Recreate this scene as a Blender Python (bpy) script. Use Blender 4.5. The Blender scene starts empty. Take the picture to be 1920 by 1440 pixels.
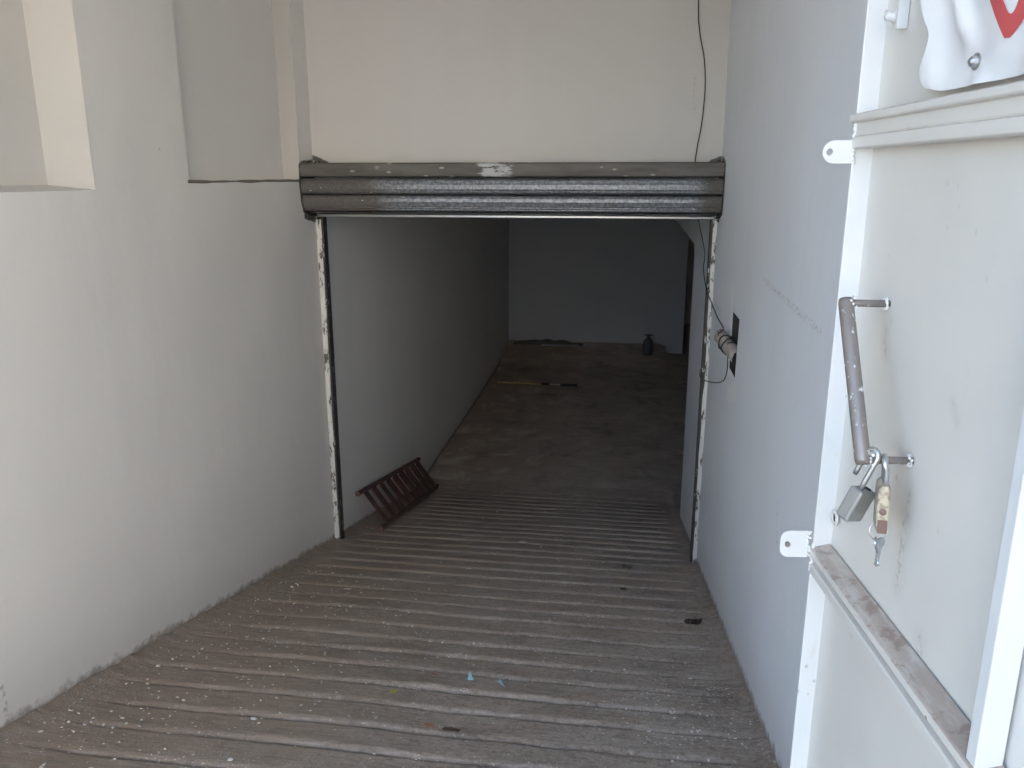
import bpy, bmesh, math, random
from mathutils import Vector, Matrix, noise
R = math.radians
rnd = random.Random(7)
scene = bpy.context.scene
COL = scene.collection

# ------------------------------------------------------------------ camera
# Metres. Origin = the photographer's eye, +Y runs down the passage, +X right, z = 0 is eye level.
cam_d = bpy.data.cameras.new('camera')
cam = bpy.data.objects.new('camera', cam_d)
COL.objects.link(cam)
cam_d.sensor_width = 36.0
cam_d.lens = 36.0 * 1509.0 / 1920.0
cam_d.clip_start = 0.02
cam_d.clip_end = 2000
cam.location = (0, 0, 0)
cam.rotation_euler = (R(90) - math.atan(390.0 / 1509.0), 0, R(8.0))
scene.camera = cam

# ------------------------------------------------------------------ sky, sun, exposure
SUN_EL, SUN_AZ = R(36), R(14)          # sun stands behind the building, to the right
world = bpy.data.worlds.new('World')
scene.world = world
world.use_nodes = True
wn = world.node_tree
wn.nodes.clear()
sky = wn.nodes.new('ShaderNodeTexSky')
sky.sky_type = 'NISHITA'
sky.sun_disc = False
sky.sun_elevation = SUN_EL
sky.sun_rotation = SUN_AZ
bg = wn.nodes.new('ShaderNodeBackground')
bg.inputs['Strength'].default_value = 0.15
wo = wn.nodes.new('ShaderNodeOutputWorld')
wn.links.new(sky.outputs[0], bg.inputs[0])
wn.links.new(bg.outputs[0], wo.inputs[0])
sun_d = bpy.data.lights.new('sun', 'SUN')
sun_d.energy = 4.4
sun_d.angle = R(0.5)
sun_d.color = (1.0, 0.95, 0.87)
sun = bpy.data.objects.new('sun', sun_d)
COL.objects.link(sun)
sdir = Vector((math.sin(SUN_AZ) * math.cos(SUN_EL), math.cos(SUN_AZ) * math.cos(SUN_EL), math.sin(SUN_EL)))
sun.rotation_euler = (-sdir).to_track_quat('-Z', 'Y').to_euler()
sun.location = sdir * 60
scene.view_settings.view_transform = 'Standard'
scene.view_settings.look = 'None'
scene.view_settings.gamma = 1.0
scene.view_settings.use_curve_mapping = False
scene.view_settings.exposure = 2.68
scene.render.engine = 'CYCLES'
scene.cycles.use_denoising = True
scene.cycles.max_bounces = 10
scene.cycles.diffuse_bounces = 8
scene.cycles.sample_clamp_indirect = 8

# ------------------------------------------------------------------ main dimensions
XL, XR = -1.95, 0.53          # faces of the two passage walls
YD = 4.97                     # door plane
YB = 14.25                    # back wall of the garage
TOP = 1.55                    # ceiling over the passage
ZF = -3.05                    # garage floor
SLOPE = 0.242
GROUND = -1.335

def ramp_z(y):
    if y < 0.25:
        return GROUND
    z = -1.275 - SLOPE * y
    k = 0.10                   # soft run-out on to the garage floor
    d = z - ZF
    return ZF + 0.5 * (d + math.sqrt(d * d + k * k * 0.2))

# ------------------------------------------------------------------ mesh helpers
class MB:
    def __init__(self):
        self.v, self.f, self.mi, self.m = [], [], [], 0
    def add(self, vs, fs):
        o = len(self.v)
        self.v += [tuple(p) for p in vs]
        self.f += [tuple(i + o for i in q) for q in fs]
        self.mi += [self.m] * len(fs)
    def box(self, a, b, rot=None, at=None):
        (x0, y0, z0), (x1, y1, z1) = a, b
        vs = [Vector(p) for p in ((x0,y0,z0),(x1,y0,z0),(x1,y1,z0),(x0,y1,z0),(x0,y0,z1),(x1,y0,z1),(x1,y1,z1),(x0,y1,z1))]
        if rot is not None:
            vs = [rot @ p for p in vs]
        if at is not None:
            vs = [p + Vector(at) for p in vs]
        self.add(vs, [(0,3,2,1),(4,5,6,7),(0,1,5,4),(1,2,6,5),(2,3,7,6),(3,0,4,7)])
    def tube(self, path, r, seg=8, cap=True, closed=False):
        P = [Vector(p) for p in path]
        n = len(P)
        rs = r if isinstance(r, (list, tuple)) else [r] * n
        prev = None
        vs = []
        for i in range(n):
            if closed:
                t = P[(i + 1) % n] - P[i - 1]
            else:
                t = P[min(i + 1, n - 1)] - P[max(i - 1, 0)]
            t.normalize()
            if prev is None:
                a = Vector((0, 0, 1)) if abs(t.z) < .9 else Vector((1, 0, 0))
                u = t.cross(a).normalized()
            else:
                u = (prev - t * prev.dot(t)).normalized()
            prev = u
            w = t.cross(u)
            for k in range(seg):
                an = 2 * math.pi * k / seg
                vs.append(P[i] + (u * math.cos(an) + w * math.sin(an)) * rs[i])
        fs = []
        for i in range(n if closed else n - 1):
            j = (i + 1) % n
            for k in range(seg):
                l = (k + 1) % seg
                fs.append((i*seg+k, i*seg+l, j*seg+l, j*seg+k))
        if cap and not closed:
            fs.append(tuple(range(seg))[::-1])
            fs.append(tuple((n-1)*seg + k for k in range(seg)))
        self.add(vs, fs)
    def prism(self, prof, x0, x1, cuts=1):            # profile of (y, z) points swept along x
        n = len(prof)
        vs, fs = [], []
        for c in range(cuts + 1):
            x = x0 + (x1 - x0) * c / cuts
            vs += [(x, y, z) for y, z in prof]
        for c in range(cuts):
            for i in range(n):
                j = (i + 1) % n
                fs.append((c*n+i, c*n+j, (c+1)*n+j, (c+1)*n+i))
        fs.append(tuple(range(n))[::-1])
        fs.append(tuple(cuts*n + i for i in range(n)))
        self.add(vs, fs)
    def lathe(self, prof, seg=20, at=(0, 0, 0), rot=None):   # (r, z) profile
        vs, fs = [], []
        for r, z in prof:
            for k in range(seg):
                a = 2 * math.pi * k / seg
                p = Vector((r * math.cos(a), r * math.sin(a), z))
                if rot is not None:
                    p = rot @ p
                vs.append(p + Vector(at))
        for i in range(len(prof) - 1):
            for k in range(seg):
                l = (k + 1) % seg
                fs.append((i*seg+k, i*seg+l, (i+1)*seg+l, (i+1)*seg+k))
        fs.append(tuple(range(seg))[::-1])
        fs.append(tuple((len(prof)-1)*seg + k for k in range(seg)))
        self.add(vs, fs)
    def build(self, name, mats, parent=None, smooth=False, bevel=0, recalc=True, seg=2):
        me = bpy.data.meshes.new(name)
        me.from_pydata(self.v, [], self.f)
        if recalc:
            bm = bmesh.new(); bm.from_mesh(me)
            bmesh.ops.recalc_face_normals(bm, faces=bm.faces)
            bm.to_mesh(me); bm.free()
        for m in (mats if isinstance(mats, (list, tuple)) else [mats]):
            me.materials.append(m)
        for p, i in zip(me.polygons, self.mi):
            p.material_index = i
            p.use_smooth = smooth
        o = bpy.data.objects.new(name, me)
        COL.objects.link(o)
        if parent is not None:
            o.parent = parent
        if bevel:
            b = o.modifiers.new('bevel', 'BEVEL')
            b.width = bevel; b.segments = seg; b.limit_method = 'ANGLE'; b.angle_limit = R(35)
        return o

def tag(o, label=None, cat=None, group=None, kind=None):
    if label: o['label'] = label
    if cat: o['category'] = cat
    if group: o['group'] = group
    if kind: o['kind'] = kind
    return o

def empty(name, loc, rz=0.0, rot=None):
    o = bpy.data.objects.new(name, None)
    o.empty_display_size = .05
    COL.objects.link(o)
    o.location = loc
    o.rotation_euler = rot if rot is not None else (0, 0, rz)
    return o

def nz(p, s=1.0, seed=0.0):
    return noise.noise(Vector((p[0] * s + seed, p[1] * s - seed * .7, p[2] * s + seed * .3)))

# ------------------------------------------------------------------ material helpers
class Mat:
    def __init__(self, name, rough=.8, metal=0.0, spec=.5):
        self.m = bpy.data.materials.new(name)
        self.m.use_nodes = True
        self.t = self.m.node_tree
        self.b = self.t.nodes['Principled BSDF']
        self.b.inputs['Roughness'].default_value = rough
        self.b.inputs['Metallic'].default_value = metal
        self.b.inputs['Specular IOR Level'].default_value = spec
        self.co = self.t.nodes.new('ShaderNodeTexCoord').outputs['Object']
    def L(self, a, b):
        self.t.links.new(a, b)
    def n(self, t, **k):
        nd = self.t.nodes.new(t)
        for a, b in k.items():
            setattr(nd, a, b)
        return nd
    def scaled(self, s, loc=(0, 0, 0), rot=(0, 0, 0)):
        mp = self.n('ShaderNodeMapping')
        mp.inputs['Scale'].default_value = s if isinstance(s, tuple) else (s, s, s)
        mp.inputs['Location'].default_value = loc
        mp.inputs['Rotation'].default_value = rot
        self.L(self.co, mp.inputs[0])
        return mp.outputs[0]
    def noise(self, s, detail=4, rough=.55, loc=(0, 0, 0), dist=0.0, rot=(0, 0, 0)):
        nd = self.n('ShaderNodeTexNoise')
        nd.inputs['Scale'].default_value = 1.0
        nd.inputs['Detail'].default_value = detail
        nd.inputs['Roughness'].default_value = rough
        nd.inputs['Distortion'].default_value = dist
        self.L(self.scaled(s, loc, rot), nd.inputs['Vector'])
        return nd.outputs['Fac']
    def voro(self, s, loc=(0, 0, 0), feature='F1'):
        nd = self.n('ShaderNodeTexVoronoi', feature=feature)
        nd.inputs['Scale'].default_value = 1.0
        self.L(self.scaled(s, loc), nd.inputs['Vector'])
        return nd
    def mth(self, op, a, b=None, c=None, clamp=False):
        nd = self.n('ShaderNodeMath', operation=op, use_clamp=clamp)
        for i, x in enumerate((a, b, c)):
            if x is None: continue
            if isinstance(x, (int, float)): nd.inputs[i].default_value = x
            else: self.L(x, nd.inputs[i])
        return nd.outputs[0]
    def ss(self, x, lo, hi):                    # smooth step lo -> hi
        nd = self.n('ShaderNodeMapRange', interpolation_type='SMOOTHSTEP')
        self.L(x, nd.inputs[0])
        nd.inputs[1].default_value = lo; nd.inputs[2].default_value = hi
        nd.inputs[3].default_value = 0; nd.inputs[4].default_value = 1
        if lo > hi:
            nd.inputs[1].default_value = hi; nd.inputs[2].default_value = lo
            nd.inputs[3].default_value = 1; nd.inputs[4].default_value = 0
        return nd.outputs[0]
    def xyz(self):
        s = self.n('ShaderNodeSeparateXYZ')
        self.L(self.co, s.inputs[0])
        return s.outputs
    def normal_z(self):
        g = self.n('ShaderNodeNewGeometry')
        s = self.n('ShaderNodeSeparateXYZ')
        self.L(g.outputs['Normal'], s.inputs[0])
        return s.outputs[2]
    def mix(self, fac, a, b):
        nd = self.n('ShaderNodeMix', data_type='RGBA')
        for sock, x in ((nd.inputs[0], fac), (nd.inputs[6], a), (nd.inputs[7], b)):
            if isinstance(x, (int, float)): sock.default_value = x
            elif isinstance(x, tuple): sock.default_value = (*x, 1.0)
            else: self.L(x, sock)
        return nd.outputs[2]
    def color(self, c):
        if isinstance(c, tuple): self.b.inputs['Base Color'].default_value = (*c, 1.0)
        else: self.L(c, self.b.inputs['Base Color'])
        return self
    def rough(self, x):
        self.L(x, self.b.inputs['Roughness']); return self
    def bump(self, h, strength=.3, dist=.01):
        nd = self.n('ShaderNodeBump')
        nd.inputs['Strength'].default_value = strength
        nd.inputs['Distance'].default_value = dist
        self.L(h, nd.inputs['Height'])
        self.L(nd.outputs[0], self.b.inputs['Normal'])
        return self
    def near(self, pts, r0, r1):                # 1 near any of the points, 0 beyond r1
        out = None
        for p in pts:
            d = self.n('ShaderNodeVectorMath', operation='DISTANCE')
            self.L(self.co, d.inputs[0])
            d.inputs[1].default_value = p
            s = self.ss(d.outputs['Value'], r1, r0)
            out = s if out is None else self.mth('MAXIMUM', out, s)
        return out
    def scuff(self, a, b, w):                   # 1 close to the segment a-b
        A, B = Vector(a), Vector(b)
        ax = (B - A); ln = ax.length; ax.normalize()
        rel = self.n('ShaderNodeVectorMath', operation='SUBTRACT')
        self.L(self.co, rel.inputs[0]); rel.inputs[1].default_value = A
        dt = self.n('ShaderNodeVectorMath', operation='DOT_PRODUCT')
        self.L(rel.outputs[0], dt.inputs[0]); dt.inputs[1].default_value = ax
        t = self.mth('MINIMUM', self.mth('MAXIMUM', dt.outputs['Value'], 0.0), ln)
        sc = self.n('ShaderNodeVectorMath', operation='SCALE')
        sc.inputs[0].default_value = ax; self.L(t, sc.inputs['Scale'])
        d = self.n('ShaderNodeVectorMath', operation='DISTANCE')
        self.L(rel.outputs[0], d.inputs[0]); self.L(sc.outputs[0], d.inputs[1])
        return self.ss(d.outputs['Value'], w, w * .3)

def plaster(name, base, dark, stains=(), scuffs=(), dirt_low=False):
    m = Mat(name, rough=.62, spec=.35)
    big = m.ss(m.noise(.9, 4, .55), .32, .68)
    streak = m.ss(m.noise((5.5, 5.5, .35), 4, .6), .35, .7)
    fine = m.noise(38, 3, .6)
    c = m.mix(m.mth('MULTIPLY', big, .55), base, dark)
    c = m.mix(m.mth('MULTIPLY', streak, .11), c, tuple(x * .86 for x in base))
    c = m.mix(m.mth('MULTIPLY', m.ss(fine, .45, .8), .10), c, tuple(min(1, x * 1.12) for x in base))
    # sparse specks and little dings
    v = m.voro(7.5)
    speck = m.mth('MULTIPLY', m.ss(v.outputs['Distance'], .05, .025), m.ss(m.noise(2.2, 2, .5, (4, 1, 7)), .63, .68))
    c = m.mix(m.mth('MULTIPLY', speck, .55), c, (.20, .18, .16))
    rag = m.noise(42, 5, .7)
    for a, b, w, colr in stains:
        k = m.ss(m.mth('ADD', m.scuff(a, b, w), m.mth('MULTIPLY', m.mth('SUBTRACT', rag, .5), 1.5)), .30, .75)
        k = m.mth('MULTIPLY', k, m.ss(m.scuff(a, b, w * 1.8), 0.0, .25))
        c = m.mix(m.mth('MULTIPLY', k, .85), c, colr)
    for a, b, w, colr in scuffs:
        k = m.mth('MULTIPLY', m.scuff(a, b, w), m.ss(m.noise(70, 3, .6), .5, .62))
        c = m.mix(m.mth('MULTIPLY', k, .6), c, colr)
    if dirt_low:                                   # splashed dirt along the foot of the wall, follows the ramp
        x, y, z = m.xyz()
        foot = m.mth('MAXIMUM', m.mth('SUBTRACT', -1.275, m.mth('MULTIPLY', y, SLOPE)), ZF)
        hgt = m.mth('SUBTRACT', z, foot)
        lim = m.mth('ADD', hgt, m.mth('MULTIPLY', m.mth('SUBTRACT', m.noise((17, 17, 15), 5, .7), .5), .13))
        c = m.mix(m.mth('MULTIPLY', m.ss(lim, .062, .018), .8), c, (.20, .165, .135))
        c = m.mix(m.mth('MULTIPLY', m.ss(lim, .30, .0), .18), c, (.30, .26, .22))
    m.color(c)
    h = m.mth('ADD', m.mth('MULTIPLY', m.noise((3.2, 3.2, 1.6), 3, .5), .9), m.mth('MULTIPLY', m.noise((60, 60, 22), 3, .6), .045))
    m.bump(h, .45, .02)
    return m.m

WALL = (.795, .775, .735)
WALLD = (.735, .715, .675)
GRIME = (.035, .030, .026)
M = {}
M['wall_left'] = plaster('cream wall paint', WALL, WALLD,
    stains=[((XL, 4.78, .07), (XL, 4.96, .085), .022, GRIME), ((XL, 4.80, -.235), (XL, 4.95, -.26), .035, GRIME),
            ((XL, 2.06, -.60), (XL, 2.02, -.64), .035, (.85, .83, .80))],
    scuffs=[((XL, 2.02, -1.70), (XL, 2.02, -1.60), .016, (.25, .21, .18))], dirt_low=True)
M['wall_right'] = plaster('pale wall paint', (.79, .825, .88), (.72, .755, .815),  # blue of the sky light is put into this wall colour
    stains=[((XR, 4.76, .07), (XR, 4.92, .10), .02, GRIME),
            ((XR, 4.10, -.55), (XR, 4.07, -.78), .05, (.84, .86, .88)), ((XR, 3.76, -.98), (XR, 4.0, -1.06), .07, (.84, .86, .88))],
    scuffs=[((XR, 3.25, -.385), (XR, 2.25, -.41), .018, (.40, .39, .40)), ((XR, 4.83, .35), (XR, 4.83, .16), .01, (.2, .19, .18)),
            ((XR, 2.6, -1.05), (XR, 2.55, -1.2), .012, (.3, .3, .3))], dirt_low=True)
M['wall_front'] = plaster('dimmed cream lintel paint', (.57, .56, .545), (.51, .50, .485),  # same cream as the side walls, darkened to stand for weaker light
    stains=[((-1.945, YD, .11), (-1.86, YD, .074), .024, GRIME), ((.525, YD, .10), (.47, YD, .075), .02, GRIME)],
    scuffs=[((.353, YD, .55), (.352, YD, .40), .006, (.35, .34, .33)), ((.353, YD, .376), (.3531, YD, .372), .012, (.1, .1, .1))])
M['wall_inside'] = plaster('grey interior paint', (.86, .855, .84), (.79, .785, .775), dirt_low=True)
M['recess'] = plaster('dimmed recess plaster', (.64, .615, .57), (.58, .56, .52))  # wall tone darkened inside the recess to stand for less light
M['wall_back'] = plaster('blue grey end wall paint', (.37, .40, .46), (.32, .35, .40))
M['cheek'] = plaster('dimmed recess cheek paint', (.50, .485, .455), (.45, .44, .415))  # same wall paint with shade put into the far cheeks' colour
M['hole'] = Mat('near black mortar in the wall hole', .9).color((.03, .028, .027)).m  # near black on every face of the hole
M['ceiling'] = plaster('ceiling paint', (.82, .80, .77), (.76, .74, .71))
M['facade'] = plaster('street facade render', (.79, .75, .68), (.73, .69, .625))

# ---- ramp concrete
def concrete(name, ramp=True):
    m = Mat(name, rough=.78, spec=.4)
    x, y, z = m.xyz()
    big = m.ss(m.noise((1.1, .8, 1), 5, .6), .35, .68)
    med = m.ss(m.noise((4, 6, 4), 5, .65, (3, 1, 0)), .40, .66)
    fine = m.noise(55, 4, .7)
    c = m.mix(big, (.305, .255, .212), (.41, .36, .312))
    c = m.mix(m.mth('MULTIPLY', med, .6), c, (.45, .41, .37))
    c = m.mix(m.mth('MULTIPLY', m.ss(m.noise((1.9, 2.6, 2), 6, .7, (8, 3, 1), .5), .54, .72), .7), c, (.13, .115, .105))
    c = m.mix(m.mth('MULTIPLY', m.ss(fine, .5, .72), .6), c, (.50, .475, .45))
    c = m.mix(m.mth('MULTIPLY', m.ss(fine, .48, .3), .6), c, (.11, .095, .085))
    grit = m.noise((24, 34, 24), 6, .78, (2, 6, 1))
    c = m.mix(m.mth('MULTIPLY', m.ss(grit, .53, .66), .45), c, (.54, .50, .465))
    c = m.mix(m.mth('MULTIPLY', m.ss(grit, .46, .34), .55), c, (.13, .112, .098))
    dep = m.ss(y, 3.0, 8.0)                      # paler further in: some dust, mostly a stand-in for light at depth
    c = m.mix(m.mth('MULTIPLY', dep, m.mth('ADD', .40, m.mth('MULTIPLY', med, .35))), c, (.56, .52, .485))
    brown = m.mth('MULTIPLY', m.ss(m.mth('ADD', x, m.mth('MULTIPLY', m.mth('SUBTRACT', m.noise(2, 3), .5), 1.2)), -.15, -1.7), .75)
    c = m.mix(brown, c, (.31, .235, .175))  # browner to the left: dirt, and warm light put into the colour
    st = m.noise((7, 70, 12), 5, .7, (1, 4, 2))
    c = m.mix(m.mth('MULTIPLY', m.ss(st, .52, .68), .5), c, (.16, .145, .13))
    c = m.mix(m.mth('MULTIPLY', m.ss(st, .46, .32), .40), c, (.50, .47, .44))
    if ramp:
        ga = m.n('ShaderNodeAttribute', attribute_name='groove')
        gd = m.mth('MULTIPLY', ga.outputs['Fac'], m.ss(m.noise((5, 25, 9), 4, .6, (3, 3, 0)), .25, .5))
        c = m.mix(m.mth('MULTIPLY', gd, .85), c, (.075, .062, .052))  # groove dirt that also paints in the crevice shade
        # paint droplets
        for s, rad, thr, loc, msk in ((95, .30, .80, (0, 0, 0), (1.1, .48, .60)), (42, .26, .88, (5, 2, 0), (.8, .46, .6)), (170, .36, .72, (1, 7, 0), (1.4, .52, .62))):
            v = m.voro((s, s * .75, s), loc)
            cs = m.n('ShaderNodeSeparateColor'); m.L(v.outputs['Color'], cs.inputs[0])
            d = m.ss(m.mth('ADD', v.outputs['Distance'], m.mth('MULTIPLY', m.mth('SUBTRACT', m.noise(s * 2.2, 2), .5), .35)), rad, rad * .6)
            k = m.mth('MULTIPLY', d, m.ss(cs.outputs[0], thr, thr + .03))
            k = m.mth('MULTIPLY', k, m.ss(m.noise(msk[0] * 2, 4, .6, loc), msk[1], msk[2]))
            c = m.mix(m.mth('MULTIPLY', k, .85), c, (.74, .72, .69))
        # whitewash spatter thrown from the right wall at the foot of the passage
        side = m.mth('MULTIPLY', m.ss(x, -.55, .35), m.ss(y, 3.4, 2.5))
        v = m.voro((80, 46, 60), (2, 9, 0))
        cs = m.n('ShaderNodeSeparateColor'); m.L(v.outputs['Color'], cs.inputs[0])
        d = m.ss(m.mth('ADD', v.outputs['Distance'], m.mth('MULTIPLY', m.mth('SUBTRACT', m.noise(140, 3), .5), .5)), .36, .2)
        k = m.mth('MULTIPLY', m.mth('MULTIPLY', d, m.ss(cs.outputs[1], .70, .74)), side)
        k = m.mth('MULTIPLY', k, m.ss(m.noise((4, 8, 4), 4, .6, (0, 6, 0)), .46, .6))
        c = m.mix(m.mth('MULTIPLY', k, .9), c, (.80, .80, .80))
    else:
        pr = m.ss(m.noise((1.6, 1.9, 2), 6, .68, (9, 0, 0), .6), .52, .68)
        c = m.mix(m.mth('MULTIPLY', pr, .62), c, (.16, .14, .125))
        pl_ = m.ss(m.noise((2.4, 2.0, 2), 6, .7, (3, 5, 0), .4), .50, .66)
        c = m.mix(m.mth('MULTIPLY', pl_, .5), c, (.66, .61, .56))
    m.color(c)
    m.rough(m.mth('ADD', .50, m.mth('MULTIPLY', m.noise(9, 4), .42)))
    h = m.mth('ADD', m.mth('MULTIPLY', m.noise((22, 42, 22), 6, .75), .7), m.mth('MULTIPLY', m.noise(130, 3, .65), .3))
    m.bump(h, .85, .009)
    return m.m
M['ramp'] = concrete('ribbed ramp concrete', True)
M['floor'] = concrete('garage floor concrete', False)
M['street'] = Mat('sunlit street paving', .85)
M['street'].color(M['street'].mix(M['street'].noise(.8, 4), (.34, .29, .235), (.42, .36, .29)))
M['street'] = M['street'].m

# ---- metals and paints
def painted_steel(name, base, rust=.5, dust=False, rough=.42, smears=()):
    m = Mat(name, rough=rough, spec=.5)
    n1 = m.noise(3.0, 4)
    c = m.mix(m.mth('MULTIPLY', m.ss(n1, .35, .7), .5), base, tuple(x * .86 for x in base))
    sm = m.mth('MULTIPLY', m.ss(m.noise((16, 16, 5), 5, .65, (3, 3, 3)), .62, .74), .35 * rust)
    c = m.mix(sm, c, (.30, .25, .20))
    v = m.voro((60, 60, 42), (2, 5, 1))
    chip = m.mth('MULTIPLY', m.ss(v.outputs['Distance'], .24, .12), m.ss(m.noise(6, 3, .6, (7, 2, 2)), .62, .66))
    c = m.mix(m.mth('MULTIPLY', chip, .85 * min(1, rust)), c, (.14, .085, .06))
    for a, e, w in smears:
        k = m.mth('MULTIPLY', m.scuff(a, e, w), m.ss(m.noise((150, 150, 90), 4, .7), .47, .60))
        c = m.mix(m.mth('MULTIPLY', k, .38), c, (.22, .17, .135))
        c = m.mix(m.mth('MULTIPLY', m.scuff(a, e, w * 2.4), .12), c, (.36, .31, .26))
    if dust:
        up = m.ss(m.normal_z(), .5, .9)
        up = m.mth('MULTIPLY', up, m.ss(m.xyz()[2], -.664, -.660))
        k = m.mth('MULTIPLY', up, m.ss(m.noise((9, 30, 9), 5, .65), .22, .58))
        c = m.mix(m.mth('MULTIPLY', k, .9), c, (.40, .325, .275))
        c = m.mix(m.mth('MULTIPLY', m.mth('MULTIPLY', up, m.ss(m.noise(40, 4, .6), .52, .64)), .55), c, (.24, .165, .13))
    m.color(c)
    m.bump(m.mth('ADD', m.mth('MULTIPLY', m.noise(9, 2), 1.0), m.mth('MULTIPLY', m.noise(120, 3), .08)), .12, .01)
    return m.m
SMEAR = [((1.080, 0, -.245), (1.072, 0, -.262), .011), ((.944, 0, -.48), (.942, 0, -.58), .013), ((.940, 0, -.44), (.942, 0, -.47), .010), ((1.072, 0, -.212), (1.080, 0, -.225), .009), ((1.081, 0, -.735), (1.075, 0, -.745), .006), ((.86, 0, -.28), (.845, 0, -.30), .006), ((.86, 0, -.62), (.85, 0, -.655), .012), ((.98, 0, -.40), (.985, 0, -.43), .010)]
M['gate_sheet'] = painted_steel('dirty white gate paint', (.71, .69, .65), .12, smears=SMEAR)
M['gate_white'] = painted_steel('white gate frame paint', (.74, .75, .76), .5)
M['gate_rail'] = painted_steel('worn gate rail paint', (.70, .68, .64), 1.3, dust=True)

def galv(name):
    m = Mat(name, rough=.42, metal=.55, spec=.5)
    x, y, z = m.xyz()
    sp = m.noise((60, 60, 60), 3, .6)
    c = m.mix(m.ss(sp, .40, .62), (.14, .152, .17), (.27, .29, .32))
    c = m.mix(m.mth('MULTIPLY', m.ss(m.noise((2, 8, 90), 4, .6), .45, .7), .45), c, (.16, .16, .16))
    # grime thick at the left end, none by the middle; a little again at the right end
    g = m.mth('ADD', m.ss(x, -1.15, -1.80), m.mth('MULTIPLY', m.ss(x, .30, .50), .8))
    g = m.mth('ADD', g, m.mth('MULTIPLY', m.mth('SUBTRACT', m.noise((5, 20, 20), 4, .6), .5), .9))
    g = m.ss(g, .15, .75)
    c = m.mix(m.mth('MULTIPLY', g, .82), c, (.078, .067, .058))
    c = m.mix(m.near_drops(m), c, (.62, .61, .58)) if hasattr(m, 'near_drops') else c
    v = m.voro((16, 40, 40), (1, 2, 3))
    cs = m.n('ShaderNodeSeparateColor'); m.L(v.outputs['Color'], cs.inputs[0])
    d = m.mth('MULTIPLY', m.ss(v.outputs['Distance'], .16, .09), m.ss(cs.outputs[0], .84, .87))
    c = m.mix(m.mth('MULTIPLY', d, .85), c, (.62, .61, .58))
    m.color(c)
    m.L(m.mth('MULTIPLY', m.mth('SUBTRACT', 1.0, g), .55), m.b.inputs['Metallic'])
    m.rough(m.mth('ADD', .47, m.mth('MULTIPLY', g, .3)))
    m.bump(m.noise((3, 3, 40), 3, .6), .08, .004)
    return m.m
M['galv'] = galv('dull galvanised slat')

def top_slat():
    m = Mat('brown grimy slat', rough=.6, metal=.1)
    x, y, z = m.xyz()
    c = m.mix(m.ss(m.noise((3, 10, 20), 5, .6), .35, .7), (.078, .072, .065), (.135, .125, .115))
    v = m.voro((13, 30, 34), (4, 1, 3))
    cs = m.n('ShaderNodeSeparateColor'); m.L(v.outputs['Color'], cs.inputs[0])
    rag = m.mth('MULTIPLY', m.mth('SUBTRACT', m.noise(120, 3), .5), .18)
    d = m.mth('MULTIPLY', m.ss(m.mth('ADD', v.outputs['Distance'], rag), .26, .12), m.ss(cs.outputs[0], .66, .7))
    c = m.mix(m.mth('MULTIPLY', d, .8), c, (.42, .40, .37))
    # bare scraped patch in the middle of the slat
    px = m.mth('ADD', x, m.mth('MULTIPLY', m.mth('SUBTRACT', m.noise((10, 10, 60), 3), .5), .14))
    p = m.mth('MULTIPLY', m.ss(px, -.865, -.845), m.ss(px, -.655, -.70))
    p = m.mth('MULTIPLY', p, m.ss(m.noise((16, 16, 70), 4, .65), .40, .52))
    c = m.mix(m.mth('MULTIPLY', p, .9), c, (.46, .47, .48))
    m.color(c)
    m.bump(m.noise(60, 4), .15, .004)
    return m.m
M['slat_top'] = top_slat()

def chipped(name, base, under, thr, s=(34, 34, 12)):
    m = Mat(name, rough=.6)
    k = m.ss(m.noise(s, 5, .7), thr, thr + .05)
    m.color(m.mix(k, base, under))
    m.bump(m.mth('SUBTRACT', 1.0, k), .5, .003)
    return m.m
M['guide'] = chipped('chipped white guide paint', (.66, .65, .62), (.10, .088, .075), .53)
M['guide_dark'] = chipped('worn black guide steel', (.045, .042, .04), (.52, .52, .51), .60)
M['handle'] = chipped('bare handle steel with white paint flecks', (.27, .245, .23), (.80, .80, .80), .60, (75, 75, 50))
M['handle'].node_tree.nodes['Principled BSDF'].inputs['Metallic'].default_value = .45
M['handle'].node_tree.nodes['Principled BSDF'].inputs['Roughness'].default_value = .42
M['weld'] = chipped('painted weld', (.78, .78, .77), (.26, .22, .19), .56, (160, 160, 160))
M['rack'] = chipped('rusty brown rack paint', (.105, .058, .046), (.17, .085, .062), .52, (9, 9, 9))
M['steel'] = Mat('polished steel', .30, .9).color((.52, .53, .54)).m
M['lock_grey'] = Mat('grey cast lock body', .42, .6).color((.34, .345, .34)).m
m_ = Mat('worn brass lock body', .45, .35)
m_.color(m_.mix(m_.ss(m_.noise(90, 4), .45, .6), (.56, .52, .40), (.36, .30, .24)))
M['brass'] = m_.m
M['lock_brown'] = Mat('brown lock plug', .5, .3).color((.20, .13, .11)).m
M['dark'] = Mat('black rubber', .6).color((.02, .02, .02)).m
M['wire'] = Mat('black cable', .55).color((.022, .022, .024)).m
m_ = Mat('grey brown cardboard', .85)
m_.color(m_.mix(m_.noise(30, 4), (.30, .26, .23), (.42, .375, .34)))
M['card'] = m_.m
m_ = Mat('white vinyl', .34)
m_.color(m_.mix(m_.ss(m_.noise(5, 3), .4, .7), (.80, .81, .83), (.74, .75, .77)))
M['vinyl'] = m_.m
M['red'] = Mat('red print', .4).color((.56, .09, .095)).m
M['blue'] = Mat('light blue plastic', .4).color((.25, .46, .56)).m
M['yellow'] = Mat('yellow petal', .7).color((.42, .36, .06)).m
M['leaf'] = Mat('dry leaf', .8).color((.060, .042, .032)).m
M['ring'] = Mat('dusty rubber', .8).color((.14, .125, .115)).m
M['orange'] = Mat('orange brown leaf', .8).color((.32, .13, .06)).m
M['paper'] = Mat('scrap paper', .8).color((.62, .60, .57)).m
M['flake'] = Mat('paint flakes', .8).color((.62, .60, .565)).m
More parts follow.
